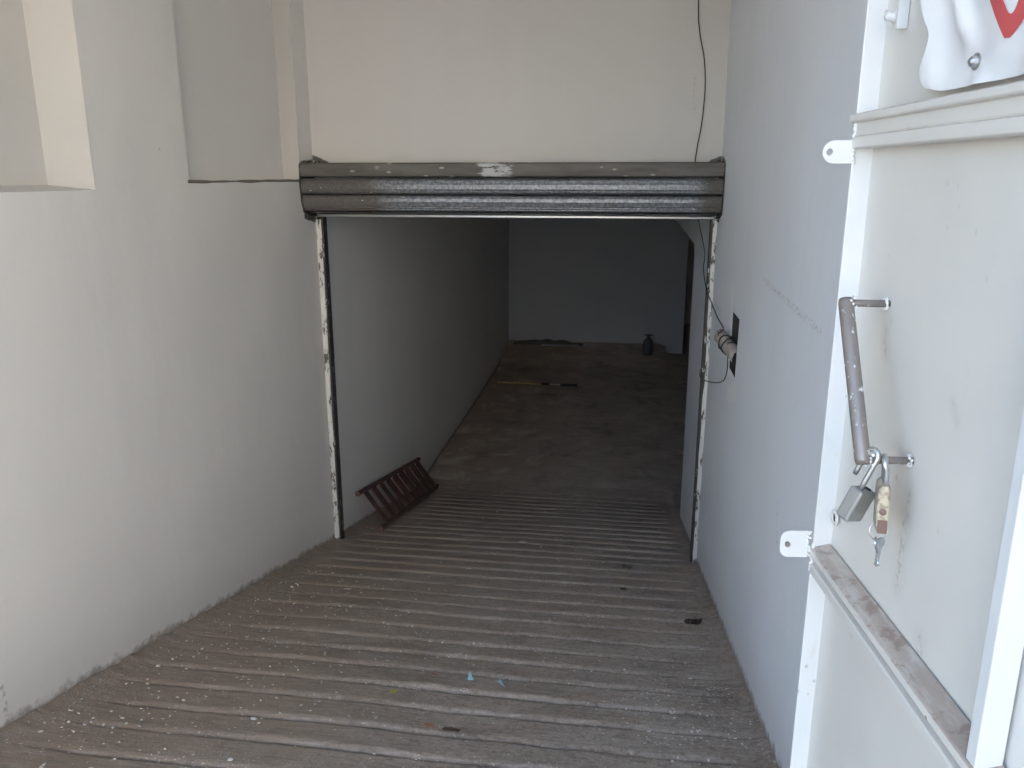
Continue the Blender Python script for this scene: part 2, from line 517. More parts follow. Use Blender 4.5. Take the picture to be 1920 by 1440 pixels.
M['crumb'] = Mat('mortar crumbs', .9)
M['crumb'].color(M['crumb'].mix(M['crumb'].noise(8, 3), (.22, .19, .16), (.36, .33, .29)))
M['crumb'] = M['crumb'].m
M['pole_yellow'] = Mat('yellow pole', .5).color((.36, .27, .12)).m
M['pole_black'] = Mat('black pole grip', .5).color((.02, .02, .022)).m
M['canister'] = Mat('dark canister', .45).color((.055, .06, .075)).m
M['plank'] = Mat('pale board', .7).color((.28, .30, .34)).m
M['rubbish'] = Mat('dark sacking', .9).color((.13, .125, .13)).m

# ------------------------------------------------------------------ SETTING
# street outside, behind the camera
b = MB()
b.add([(-400, -400, GROUND - .004), (400, -400, GROUND - .004), (400, .25, GROUND - .004), (-400, .25, GROUND - .004)], [(0, 1, 2, 3)])
tag(b.build('street', M['street'], recalc=False), kind='structure')

# ramp sheet with pressed anti-slip ribs
ys = [1.02]
while ys[-1] < 7.55:
    ys.append(ys[-1] + .186 + rnd.uniform(-.022, .024))
def rib(x, y):
    w = .016 * noise.noise(Vector((x * 1.1, y * .9, 3.3))) + .006 * noise.noise(Vector((x * 5, y * 3, 1.3))) + .0025 * noise.noise(Vector((x * 19, y * 9, 5.3)))
    yy = y + w + .012 * x
    i = 0
    prev = None
    for g in ys:
        if g <= yy: prev = g
        else:
            nxt = g; break
    else:
        nxt = None
    if prev is None or nxt is None: return 0.0
    p = nxt - prev
    t = yy - prev
    k = 1.0 + .55 * noise.noise(Vector((prev * 7.7, x * .9, 2.2))) + .35 * noise.noise(Vector((prev * 5.1, x * 4.5, 8.2)))      # every rib worn differently
    if t < .009: h = -.016
    elif t < .040:
        s = (t - .009) / .031
        h = -.010 + .0125 * (1 - (1 - s) ** 2) * k
    else:
        s = (t - .040) / (p - .040)
        top = -.010 + .0125 * k
        h = top + (-.005 - top) * min(1, s * 1.25)
    return h
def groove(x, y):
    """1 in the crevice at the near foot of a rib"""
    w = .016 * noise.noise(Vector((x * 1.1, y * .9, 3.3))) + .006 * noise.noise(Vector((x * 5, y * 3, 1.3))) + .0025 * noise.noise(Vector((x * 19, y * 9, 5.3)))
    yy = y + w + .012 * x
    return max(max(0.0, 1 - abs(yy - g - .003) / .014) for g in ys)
def rib_amp(x, y):
    a = min(1, max(0, (x - XL - .04) / .22)) * min(1, max(0, (XR - .06 - x) / .10))
    a *= min(1, max(.15, (7.65 - y) / .7))
    a *= .80 + .45 * noise.noise(Vector((x * .8, y * .5, 9)))
    a *= .62 + .38 * min(1, max(0, (x + 1.8) / .9))
    a *= 1 + .5 * noise.noise(Vector((x * 4, y * 2.5, 4)))
    return max(0, a)
NX = 84
rows = []
y = .25
while y < 7.66:
    rows.append(y)
    y += .0065
vs, fs, gv = [], [], []
for j, yv in enumerate(rows):
    base = ramp_z(yv)
    for i in range(NX + 1):
        xv = XL - .03 + (XR - XL + .06) * i / NX
        am = rib_amp(xv, yv)
        z = base + rib(xv, yv) * am
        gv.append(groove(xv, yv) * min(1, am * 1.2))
        z += .008 * noise.noise(Vector((xv * 1.6, yv * 1.2, .4))) + .0025 * noise.noise(Vector((xv * 14, yv * 18, 2))) 
        dl, dr = xv - XL, XR - xv
        if dl < .12:
            z += (1 - max(dl, 0) / .12) ** 2 * (.026 + .010 * noise.noise(Vector((2, yv * 3.1, 5))) + .012 * noise.noise(Vector((2, yv * 13, 5))))
        if dr < .07:
            z += (1 - max(dr, 0) / .07) ** 2 * (.016 + .014 * noise.noise(Vector((7, yv * 4, 5))))
        if yv > 7.45:
            z -= .004 * (yv - 7.45) / .2
        vs.append((xv, yv, z))
W1 = NX + 1
for j in range(len(rows) - 1):
    for i in range(NX):
        a = j * W1 + i
        fs.append((a, a + 1, a + W1 + 1, a + W1))
b = MB(); b.add(vs, fs)
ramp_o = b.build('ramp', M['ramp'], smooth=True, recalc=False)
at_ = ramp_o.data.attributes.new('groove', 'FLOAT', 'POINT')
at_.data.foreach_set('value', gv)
tag(ramp_o, kind='structure')
def floor_at(x, y):
    if y > 7.6: return ZF + .004
    return ramp_z(y) + rib(x, y) * rib_amp(x, y) + .008 * noise.noise(Vector((x * 1.6, y * 1.2, .4)))

# garage floor, gently uneven
vs, fs = [], []
GX, GY = 70, 80
for j in range(GY + 1):
    yv = 7.60 + (17.2 - 7.60) * j / GY
    for i in range(GX + 1):
        xv = -2.25 + 6.85 * i / GX
        vs.append((xv, yv, ZF - .010 * max(0, 1 - (yv - 7.6) / .2) + .012 * noise.noise(Vector((xv * 1.1, yv * 1.1, 7))) * min(1, (yv - 7.6) / .6)))
for j in range(GY):
    for i in range(GX):
        a = j * (GX + 1) + i
        fs.append((a, a + 1, a + GX + 2, a + GX + 1))
b = MB(); b.add(vs, fs)
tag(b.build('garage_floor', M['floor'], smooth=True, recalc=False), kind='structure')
b = MB()
b.add([(XR, 6.4, ZF - .004), (4.6, 6.4, ZF - .004), (4.6, 7.62, ZF - .004), (XR, 7.62, ZF - .004)], [(0, 1, 2, 3)])
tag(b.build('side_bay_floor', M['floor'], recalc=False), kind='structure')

# ---- walls as gridded sheets with real thickness and real recesses
def wall_sheet(b, x_of, sgn, ysp, zsp, holes, step=.16):
    """Grid in y/z at x = x_of(y); holes = (y0, y1, z0, z1) left open."""
    def split(vals):
        out = []
        for a, c in zip(vals[:-1], vals[1:]):
            n = max(1, int(math.ceil((c - a) / step)))
            out += [a + (c - a) * k / n for k in range(n)]
        return out + [vals[-1]]
    yc = sorted(set(ysp + [h[0] for h in holes] + [h[1] for h in holes]))
    zc = sorted(set(zsp + [h[2] for h in holes] + [h[3] for h in holes]))
    Ys, Zs = split(yc), split(zc)
    idx = {}
    vs, fs = [], []
    for i, yv in enumerate(Ys):
        for j, zv in enumerate(Zs):
            w = .004 * noise.noise(Vector((yv * 1.7, zv * 1.7, 4 + sgn)))
            wy = .005 * noise.noise(Vector((yv * 3.1, zv * 3.3, 14))) if holes else 0
            idx[i, j] = len(vs)
            vs.append((x_of(yv) + w, yv + wy * 0, zv))
    for i in range(len(Ys) - 1):
        for j in range(len(Zs) - 1):
            cy, cz = (Ys[i] + Ys[i+1]) / 2, (Zs[j] + Zs[j+1]) / 2
            if any(h[0] < cy < h[1] and h[2] < cz < h[3] for h in holes): continue
            q = (idx[i, j], idx[i+1, j], idx[i+1, j+1], idx[i, j+1])
            fs.append(q if sgn > 0 else q[::-1])
    b.add(vs, fs)

def recess(name, mat, parent, h, x, depth, sgn, splay_far=0.0, sill_rise=0.0, cheek=None):
    """Five inner faces of a recess whose mouth is h on the plane x; the far cheek may splay."""
    y0, y1, z0, z1 = h
    xb = x + sgn * depth
    zk = z0 + sill_rise                      # the sill climbs towards the back
    yb0, yb1 = y0, y1 - splay_far
    b = MB()
    n = 8
    def wob(p, s): return Vector(p) + Vector((0, .006 * nz(p, 3.3, s), .006 * nz(p, 2.7, s + 3)))
    def quad(a, bq, c, d):
        vs, fs = [], []
        for i in range(n + 1):
            for j in range(n + 1):
                u, v = i / n, j / n
                p = Vector(a) * (1-u) * (1-v) + Vector(bq) * u * (1-v) + Vector(c) * u * v + Vector(d) * (1-u) * v
                edge = 0 < i < n and 0 < j < n
                vs.append(wob(p, 2) if edge else p)
        for i in range(n):
            for j in range(n):
                k = i * (n + 1) + j
                fs.append((k, k + n + 1, k + n + 2, k + 1))
        b.add(vs, fs)
    quad((xb, yb0, zk), (xb, yb1, zk), (xb, yb1, z1), (xb, yb0, z1))     # back
    b.m = 1 if cheek else 0
    quad((x, y1, z0), (xb, yb1, zk), (xb, yb1, z1), (x, y1, z1))         # far cheek
    b.m = 0
    quad((x, y0, z0), (xb, yb0, zk), (xb, yb0, z1), (x, y0, z1))         # near cheek
    quad((x, y0, z0), (x, y1, z0), (xb, yb1, zk), (xb, yb0, zk))         # sill
    quad((x, y0, z1), (x, y1, z1), (xb, yb1, z1), (xb, yb0, z1))         # head
    return b.build(name, [mat, cheek] if cheek else mat, parent, recalc=False)

# left wall of the passage with two tall blind window recesses
N1 = (1.55, 2.815, -.050, 1.45)
N2 = (3.48, 4.76, -.020, 1.45)
b = MB()
wall_sheet(b, lambda y: XL, 1, [-.05, 5.08], [-2.75, TOP], [N1, N2])
b.box((XL - .50, -.05, -2.75), (XL - .34, 5.08, TOP))
lw = b.build('niche_wall', M['wall_left'], recalc=False)
tag(lw, 'long cream plastered wall with two tall recesses, left of the ribbed ramp', 'wall')
recess('window_recess', M['recess'], lw, N1, XL, .145, -1, .06, .018, cheek=M['cheek'])
recess('window_recess', M['wall_left'], lw, N2, XL, .10, -1, .02, cheek=M['cheek'])
# thin raised line of mortar under the second recess
b = MB()
pts = []
for i in range(24):
    yv = 3.47 + 1.30 * i / 23
    pts.append((XL - .004, yv, -.026 + .004 * nz((0, yv, 0), 5)))
b.tube(pts, [.008 + .004 * nz((0, p[1], 0), 6) for p in pts], 6)
b.build('sill_edge', Mat('grimy mortar edge', .9).color((.19, .165, .135)).m, lw)

# interior left wall (slightly splayed), beyond the door
b = MB()
wall_sheet(b, lambda y: XL - .002 - .11 * max(0, (y - 5.1)) / 9.9 + .015 * math.sin(y * .7), 1, [5.06, YB + .1], [ZF - .1, TOP], [])
b.box((XL - .70, 5.09, ZF - .1), (XL - .40, YB + .1, TOP))
tag(b.build('garage_wall', M['wall_inside'], recalc=False, smooth=True), 'dim grey wall inside the garage behind the brown rack', 'wall')

# right wall of the passage: thick, with a box hole knocked through its face; it goes on past the door and ends there
H = (3.80, 4.02, -.925, -.645)
b = MB()
wall_sheet(b, lambda y: XR, -1, [-.05, 5.06], [-2.75, TOP], [H])
b.box((XR + .16, -.05, -2.75), (XR + .30, 5.06, TOP))
rw = b.build('passage_wall', M['wall_right'], recalc=False)
tag(rw, 'pale bluish plastered wall behind the open gate, with a hole for an electric box', 'wall')
recess('wall_hole', M['hole'], rw, H, XR, .12, 1)
b = MB()
prof = [(5.04, -3.2), (6.53, -3.2), (6.555, -.60), (6.62, -.53), (8.6, -.49), (YB, -.48), (YB, TOP), (5.04, TOP)]
nP = len(prof)
vs = [(XR + .004, y, z) for y, z in prof] + [(XR + .28, y, z) for y, z in prof]
fs = [tuple(range(nP)), tuple(range(nP, 2 * nP))[::-1]] + [(i, (i + 1) % nP, nP + (i + 1) % nP, nP + i) for i in range(nP)]
b.add(vs, fs)
tag(b.build('return_wall', M['wall_right'], bevel=.012), 'short pale wall just inside the shutter on the right, ending in a dark opening', 'wall')

# wall over the shutter
b = MB()
NXF = 22
vs, fs = [], []
for i in range(NXF + 1):
    for j in range(13):
        xv = XL - .01 + (XR - XL + .02) * i / NXF
        zv = .076 + (TOP - .076) * j / 12
        vs.append((xv, YD + .004 * noise.noise(Vector((xv * 1.6, 2, zv * 1.6))), zv))
for i in range(NXF):
    for j in range(12):
        k = i * 13 + j
        fs.append((k, k + 13, k + 14, k + 1))
b.add(vs, fs)
b.box((XL - .01, YD + .02, .076), (XR + .01, YD + .22, TOP))
tag(b.build('lintel_wall', M['wall_front'], recalc=False), 'plain cream wall above the rolled up shutter', 'wall')

# back wall with an added return at the right that keeps outside light out
b = MB()
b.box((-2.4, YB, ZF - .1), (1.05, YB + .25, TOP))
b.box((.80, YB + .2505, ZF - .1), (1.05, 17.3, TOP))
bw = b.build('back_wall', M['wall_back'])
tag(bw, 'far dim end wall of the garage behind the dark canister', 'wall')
b = MB()                                   # wedge added to raise the floor line at the end wall
vs, fs = [], []
for i in range(31):
    for j in range(13):
        xv, t = -2.25 + 2.99 * i / 30, j / 12
        hgt = .155 * t ** 1.3 * min(1, (.80 - xv) / .07) + .010 * noise.noise(Vector((xv * 4, t * 5, 3))) * t
        vs.append((xv, 12.75 + (YB - .004 - 12.75) * t + .45 * noise.noise(Vector((xv * 1.3, 0, 8))) * (1 - t), ZF - .020 + .028 * min(1, t * 2.2) + hgt))
for i in range(30):
    for j in range(12):
        k = i * 13 + j
        fs.append((k, k + 13, k + 14, k + 1))
b.add(vs, fs)
tag(b.build('floor_wedge', M['floor'], smooth=True, recalc=False), kind='structure')
b = MB()
b.box((4.5, 6.2, ZF - .1), (4.75, 17.3, TOP))
b.box((XR + .30, 6.2, ZF - .1), (4.4995, 6.4, TOP))
b.box((1.0505, 17.05, ZF - .1), (4.4995, 17.3, TOP))
tag(b.build('side_bay_wall', M['wall_inside']), 'unlit wall of the side bay seen through the dark opening on the right', 'wall')

# ceiling / roof slab and the street front behind the camera
YS = .16                       # the slab over the passage begins just inside the gateway
b = MB()
ZL = 1.40
b.box((-7, -.06, GROUND), (XL - .01, .15, TOP))
b.box((XR + .08, -.06, GROUND), (8, .15, TOP))
b.box((XL - .01, -.06, ZL), (XR + .08, .15, TOP))
tag(b.build('entrance_front', M['facade']), 'rendered street front with the wide gateway the photo is taken from', 'building')
hb = empty('house_block', (0, YS, TOP))
b = MB()
b.box((-7, 0, 0), (8, 17.4 - YS, .25))
b.build('floor_slab', M['ceiling'], hb)
b = MB()
b.box((-6.9, .10, .2505), (7.9, 17.35 - YS, 1.3))
b.build('sun_blocker', M['facade'], hb)  # added unseen mass, its height set to keep sun out of the passage
tag(hb, 'concrete slab over the doorway under an added unseen mass that blocks the sun', 'building')
b = MB()
b.box((-7, .16, GROUND - 2), (XL - .52, YS + 5, 1.2))
tag(b.build('neighbour_block', M['facade']), 'low rendered block behind the niche wall', 'building')
b = MB()
b.box((XR + .31, .16, GROUND - 2), (8, YS + 5, 1.2))
tag(b.build('neighbour_block', M['facade']), 'low rendered block behind the passage wall', 'building')
# unseen house over the road, added to bounce sunlight into the passage
def house(x0, x1, y, h, label):
    r = empty('bounce_facade', ((x0 + x1) / 2, y, GROUND))
    w = (x1 - x0) / 2
    b = MB(); b.box((-w, -6, 0), (w, 0, h)); b.build('wall', M['facade'], r)
    for k in range(3):
        cx = -w + (k + .5) * 2 * w / 3
        b = MB(); b.box((cx - .55, .003, h * .30), (cx + .55, .06, h * .30 + 1.5)); b.build('window', M['dark'], r)
    b = MB(); b.box((-w - .1, -6.1, h), (w + .1, .15, h + .2)); b.build('roof', M['ceiling'], r)
    tag(r, label, 'house')
house(-2.4, 12.5, -8.5, 5.2, 'unseen sunlit house added across the street to bounce light inside')

# ------------------------------------------------------------------ ROLLER SHUTTER
sh = empty('roller_shutter', (0, 4.90, -.24))
tag(sh, 'grey brown rolled up steel shutter across the top of the doorway', 'shutter')
def shutter_part(name, prof, mat, x0=XL + .004, x1=XR - .004, cuts=1, smooth=False, bevel=.002):
    b = MB()
    b.prism([(y - 4.90, z + .24) for y, z in prof], x0, x1, cuts)
    return b.build(name, mat, sh, bevel=bevel)
shutter_part('slat', [(4.955, .074), (4.748, .076), (4.738, .068), (4.734, .030), (4.737, .002), (4.746, -.006), (4.79, -.008), (4.955, -.008)], M['slat_top'])
shutter_part('slat', [(4.955, -.014), (4.752, -.014), (4.744, -.020), (4.736, -.026), (4.739, -.034), (4.733, -.050), (4.733, -.076), (4.739, -.084), (4.735, -.090), (4.741, -.098), (4.75, -.103), (4.955, -.10)], M['galv'])
shutter_part('slat', [(4.955, -.108), (4.760, -.109), (4.748, -.114), (4.741, -.121), (4.745, -.129), (4.744, -.148), (4.752, -.172), (4.759, -.178), (4.757, -.185), (4.768, -.190), (4.768, -.197), (4.79, -.205), (4.955, -.19)], M['galv'])
shutter_part('slat', [(4.957, -.198), (4.80, -.211), (4.82, -.219), (4.87, -.224), (4.945, -.224), (4.957, -.22)], M['galv'], XL + .03, XR - .02)
shutter_part('bottom_bar', [(4.935, -.2265), (4.915, -.230), (4.913, -.243), (4.918, -.247), (4.955, -.247), (4.955, -.2265)], M['steel'], XL + .04, XR - .025)
for x0, x1 in ((XL + .0005, XL + .012), (XR - .010, XR - .0005)):      # end plates
    b = MB()
    prof = [(4.958, .072), (4.737, .070), (4.731, -.06), (4.739, -.15), (4.765, -.215), (4.85, -.24), (4.958, -.245)]
    b.prism([(y - 4.90, z + .24) for y, z in prof], x0, x1)
    b.build('end_plate', Mat('grimy end plate', .7, .2).color((.045, .040, .036)).m, sh, bevel=.003)
# guide channels at the door sides
def guide(x0, x1, mat_a, mat_b, left, label):
    g = empty('guide_channel', ((x0 + x1) / 2, YD, ramp_z(YD)))
    cx = (x0 + x1) / 2
    zb = ramp_z(YD)
    top = -.246 - zb
    cu = 40
    # white outer leg with ragged painted edge
    b = MB()
    vs, fs = [], []
    for k in range(cu + 1):
        z = -.03 + (top + .03) * k / cu
        e = .004 * nz((left, z, 0), 6) + .004 * nz((left, z, 3), 17)
        if left: xa, xb = x0 - cx, x1 - cx - .012 + e
        else:    xa, xb = x0 - cx + .014 + e + .012 * max(0, nz((1, z, 0), 1.6)), x1 - cx
        vs += [(xa, -.012, z), (xb, -.012, z), (xb, .05, z), (xa, .05, z)]
    for k in range(cu):
        for i in range(4):
            j = (i + 1) % 4
            fs.append((4*k+i, 4*k+j, 4*k+4+j, 4*k+4+i))
    fs += [(3, 2, 1, 0), tuple(4*cu + i for i in range(4))]
    b.add(vs, fs)
    b.build('face_strip', mat_a, g)
    b = MB()
    b.box((x0 - cx - (0 if not left else -.004), -.006, -.03), (x1 - cx - (.004 if not left else 0), .06, top))
    b.build('slot', mat_b, g)
    tag(g, label, 'door guide')
guide(XL + .002, XL + .046, M['guide'], M['guide_dark'], 1, 'chipped white shutter guide at the left side of the doorway')
guide(XR - .040, XR - .002, M['guide'], M['guide_dark'], 0, 'peeling shutter guide at the right side of the doorway, with a black slot')

# ragged mortar and cobweb crud at the shutter corners
b = MB()
for (cx, cz, n, sp) in ((XL + .012, .078, 34, .05), (XL + .012, -.252, 50, .06), (XR - .022, .078, 24, .03), (XR - .012, -.248, 14, .015)):
    for k in range(n):
        p = Vector((cx + rnd.uniform(-.010, sp), rnd.uniform(4.80, 4.955), cz + rnd.gauss(0, .005)))
        s = rnd.uniform(.0015, .0055)
        rot = Matrix.Rotation(rnd.uniform(0, 6), 3, Vector((rnd.random(), rnd.random(), 1)).normalized())
        b.box((-s, -s, -s * .6), (s, s, s * .6), rot, p)
tag(b.build('corner_grime', Mat('black grime crumbs', .95).color((.05, .045, .04)).m), 'dark crumbs of mortar and grime caked at the shutter corners', 'grime', kind='stuff')

# ------------------------------------------------------------------ CABLES AND CARDBOARD
def spline(pts, n=10):
    P = [Vector(p) for p in pts]
    P = [P[0] * 2 - P[1]] + P + [P[-1] * 2 - P[-2]]
    out = []
    for i in range(1, len(P) - 2):
        for k in range(n):
            t = k / n
            a, bq, c, d = P[i-1], P[i], P[i+1], P[i+2]
            out.append(.5 * ((2*bq) + (-a + c)*t + (2*a - 5*bq + 4*c - d)*t*t + (-a + 3*bq - 3*c + d)*t**3))
    out.append(P[-2])
    return out
b = MB()
b.tube(spline([(.345, 4.955, TOP), (.350, 4.955, .947), (.365, 4.952, .781), (.397, 4.950, .641), (.411, 4.948, .499), (.408, 4.95, .355), (.401, 4.952, .268), (.388, 4.955, .179), (.378, 4.958, .076)]), .0034, 6)
tag(b.build('hanging_cable', M['wire'], smooth=True), 'thin black cable hanging down the cream wall to the shutter', 'cable')
b = MB()
b.tube(spline([(.415, 5.09, -.20), (.426, 5.07, -.255), (.462, 5.05, -.40), (.474, 5.04, -.471), (.470, 5.03, -.552), (.488, 4.95, -.665), (.496, 4.70, -.705), (.500, 4.411, -.739), (.500, 4.12, -.745),
               (.470, 4.02, -.75)]), .0032, 6)
# coil round the cardboard
cA, cB = Vector((.484, 4.12, -.782)), Vector((.536, 3.815, -.826))
cdir = (cB - cA).normalized()
u1 = cdir.cross(Vector((1, 0, 0))).normalized(); u2 = cdir.cross(u1)
coil = []
for k in range(60):
    a = k / 59 * 2 * math.pi * 2.7 + 2.4
    wob = .010 * math.sin(k * .7)
    coil.append(cA + cdir * (.085 + .13 * k / 59 + wob) + (u1 * math.cos(a) * .039 + u2 * math.sin(a) * .039))
b.tube(spline([Vector((.470, 4.06, -.755)), coil[0], coil[1]], 4), .0030, 6)
b.tube(coil, .0030, 6)
b.tube(spline([coil[-1], Vector((.505, 3.90, -.895)), Vector((.510, 4.02, -.985)), Vector((.505, 4.224, -1.055)), Vector((.495, 4.60, -1.145)), Vector((.484, 4.93, -1.205)), Vector((.478, 4.95, -1.185)), Vector((.478, 4.95, -1.155))]), .0028, 6)
tag(b.build('coiled_cable', M['wire'], smooth=True), 'black cable running from the shutter and coiled round the cardboard at the wall hole', 'cable')
# cardboard roll stuck in the hole: a curled sheet with thickness
b = MB()
vs, fs = [], []
NA, NL = 14, 8
c1 = cA
for s, rr in ((0, .034), (1, .0315)):
    for i in range(NL + 1):
        for j in range(NA + 1):
            a = -2.2 + 4.6 * j / NA
            l = (cB - cA).length * i / NL
            cut = (.022 * math.sin(a * 1.3) + .012 * nz((a, i, 0), 2)) if i in (0, NL) else 0
            p = c1 + cdir * (l + cut) + (u1 * math.cos(a) + u2 * math.sin(a)) * (rr + .004 * nz((a, l * 5, s), 1.5))
            vs.append(p)
K = (NL + 1) * (NA + 1)
for s in range(2):
    for i in range(NL):
        for j in range(NA):
            k = s * K + i * (NA + 1) + j
            q = (k, k + 1, k + NA + 2, k + NA + 1)
            fs.append(q if s == 0 else q[::-1])
for i in range(NL):
    for j in (0, NA):
        k = i * (NA + 1) + j
        fs.append((k, k + NA + 1, K + k + NA + 1, K + k))
for j in range(NA):
    for i in (0, NL):
        k = i * (NA + 1) + j
        fs.append((k, k + 1, K + k + 1, K + k))
b.add(vs, fs)
tag(b.build('cardboard_roll', M['card'], smooth=True), 'torn curl of grey brown cardboard stuck in the wall hole', 'cardboard')

# ------------------------------------------------------------------ GATE LEAF
# local axes: x = along the leaf from hinge to free edge, y = out of the leaf towards the passage, z up
GO = Vector((.505, .20, 0))
GA = R(96)
gate = empty('gate_leaf', (GO.x, GO.y, 0), GA)
tag(gate, 'open white sheet steel gate leaf with pull handle, standing at the right wall', 'gate')
b = MB()
NU, NZ = 30, 44
def sheet_n(u, z):
    return .0025 * noise.noise(Vector((u * 2.3, z * 2.0, 6))) + .0012 * noise.noise(Vector((u * 6, z * 5, 2)))
vs, fs = [], []
for s in range(2):
    for i in range(NU + 1):
        for j in range(NZ + 1):
            u, z = .005 + 1.205 * i / NU, -1.30 + 2.08 * j / NZ
            vs.append((u, -.004 + sheet_n(u, z) * .8 - .002 * s, z))
K = (NU + 1) * (NZ + 1)
for s in range(2):
    for i in range(NU):
        for j in range(NZ):
            k = s * K + i * (NZ + 1) + j
            q = (k, k + 1, k + NZ + 2, k + NZ + 1)
            fs.append(q[::-1] if s else q)
b.add(vs, fs)
b.build('sheet_panel', M['gate_sheet'], gate, smooth=True, recalc=False)
def gbox(name, a, c, mat, bevel=.0015, par=None):
    b = MB(); b.box(a, c)
    return b.build(name, mat, par or gate, bevel=bevel)
gbox('stile', (1.203, -.006, -1.31), (1.2075, .028, .79), M['gate_white'])
gbox('stile', (.000, -.006, -1.31), (.030, .026, .79), M['gate_white'])
gbox('stiffener', (.640, -.001, -.647), (.660, .030, .039), M['gate_white'])
gbox('stiffener', (.640, -.001, .097), (.660, .030, .76), M['gate_white'])
gbox('top_frame', (.0305, -.006, .76), (1.2025, .026, .79), M['gate_white'])
gbox('bottom_frame', (.0305, -.006, -1.31), (1.2025, .026, -1.28), M['gate_white'])
def rail(prof):
    b = MB(); b.prism(prof, .0, 1.208, 1)
    return b.build('rail', M['gate_rail'], gate, bevel=.0012)
rail([(-.002, .095), (.033, .0945), (.036, .092), (.036, .084), (.034, .0815), (.0275, .0805), (.0275, .063), (.026, .0615), (.030, .0595), (.0315, .057), (.0315, .044), (.029, .042), (-.002, .042)])
rail([(-.002, -.640), (.030, -.648), (.0335, -.650), (.034, -.660), (.032, -.6625), (.015, -.6635), (.015, -.677), (.029, -.6785), (.0305, -.681), (.0305, -.695), (.028, -.697), (.022, -.6965), (.022, -.704), (-.002, -.704)])
# weld beads at rail ends
for zc in (.066, -.668):
    b = MB()
    for k in range(18):
        b.lathe([(.001, -.003), (.0036, 0), (.001, .003)], 7, (1.2035 - .001 + rnd.uniform(-.001, .001), .028 + rnd.uniform(-.001, .001), zc - .026 + k * .0031))
    tag(b.build('weld', M['weld'], gate, smooth=True), kind='stuff')
# two slotted lugs facing the street
def lug(zc, n0, n1, hh, bolt):
    hy = n1 - hh * (.62 if not bolt else .50)
    # outline (y, z): square inner end, rounded outer end
    out = [(n0, zc - hh), (n0, zc + hh)]
    rad = hh if not bolt else hh * .62
    arcs = ((n1 - rad, zc + hh - rad, 90, 0), (n1 - rad, zc - hh + rad, 0, -90))
    for cy, cz, a0, a1 in arcs:
        for k in range(7):
            a = R(a0 + (a1 - a0) * k / 6)
            out.append((cy + rad * math.cos(a), cz + rad * math.sin(a)))
    n = len(out)
    hr = .0052
    hole = []
    for y_, z_ in out:
        a = math.atan2(z_ - zc, y_ - hy)
        hole.append((hy + hr * math.cos(a), zc + hr * math.sin(a)))
    vs, fs = [], []
    for x in (1.2020, 1.2065):
        vs += [(x, y, z) for y, z in out] + [(x, y, z) for y, z in hole]
    for i in range(n):
        j = (i + 1) % n
        fs += [(i, j, n + j, n + i), (2*n + i, 3*n + i, 3*n + j, 2*n + j), (i, 2*n + i, 2*n + j, j), (n + i, n + j, 3*n + j, 3*n + i)]
    b = MB(); b.add(vs, fs)
    lo = b.build('lug', M['gate_white'], gate, bevel=.0006)
    if bolt:
        b = MB(); b.lathe([(.0046, -.012), (.0046, .004), (.0036, .005)], 14, (1.2025, hy, zc), Matrix.Rotation(R(-90), 3, 'Y'))
        b.build('bolt', M['handle'], lo, smooth=False)
    b = MB()
    for k in range(14):
        b.lathe([(.0008, -.0026), (.0034, 0), (.0008, .0026)], 7, (1.2015 + rnd.uniform(-.0015, .001), n0 + rnd.uniform(-.003, .003), zc - hh * .95 + k * hh * 1.9 / 13))
    tag(b.build('weld', M['weld'], lo, smooth=True), kind='stuff')
lug(.037, .028, .0755, .0178, False)
lug(-.642, .036, .0865, .0255, True)
# lock cylinder hole through the sheet
b = MB(); b.lathe([(.0085, -.002), (.014, -.001), (.014, .0022), (.0095, .0034), (.0085, .002), (.0078, -.001)], 18, (1.187, 0, -.583), Matrix.Rotation(R(-90), 3, 'X'))
lk = b.build('lock_ring', M['gate_sheet'], gate, smooth=True)
b = MB(); b.lathe([(.0005, -.0015), (.0080, -.0015), (.0080, .0004), (.0005, .0008)], 18, (1.187, 0, -.583), Matrix.Rotation(R(-90), 3, 'X'))
b.build('lock_hole', M['dark'], lk)
# pull handle: pipe on two round arms
pA, pB = Vector((1.055, .070, -.182)), Vector((.934, .070, -.384))
d_ = (pB - pA).normalized()
b = MB(); b.tube([pA - d_ * .006, pA, pA.lerp(pB, .3), pA.lerp(pB, .7), pB, pB + d_ * .006], [.0095, .0108, .0108, .0108, .0108, .0095], 20)
hd = b.build('handle', M['handle'], gate, smooth=True)
for p, q in ((pA, Vector((1.080, -.004, -.187))), (pB, Vector((.945, -.004, -.389)))):
    b = MB(); b.tube([p + Vector((0, .006, 0)), p.lerp(q, .5), q], .0055, 14)
    b.build('handle_arm', M['handle'], hd, smooth=True)
    b = MB()
    for k in range(16):
        a = k / 16 * 6.283
        s = rnd.uniform(.002, .0045)
        b.lathe([(.0006, -s), (s, 0), (.0006, s)], 7, q + Vector((math.cos(a) * .007, rnd.uniform(.003, .007), math.sin(a) * .007)))
    for k in range(12):
        a = k / 12 * 6.283
        s = rnd.uniform(.0015, .003)
        b.lathe([(.0006, -s), (s, 0), (.0006, s)], 7, p + Vector((math.cos(a) * .0095, rnd.uniform(-.013, -.004), math.sin(a) * .0095)))
    tag(b.build('weld', M['weld'], hd, smooth=True), kind='stuff')
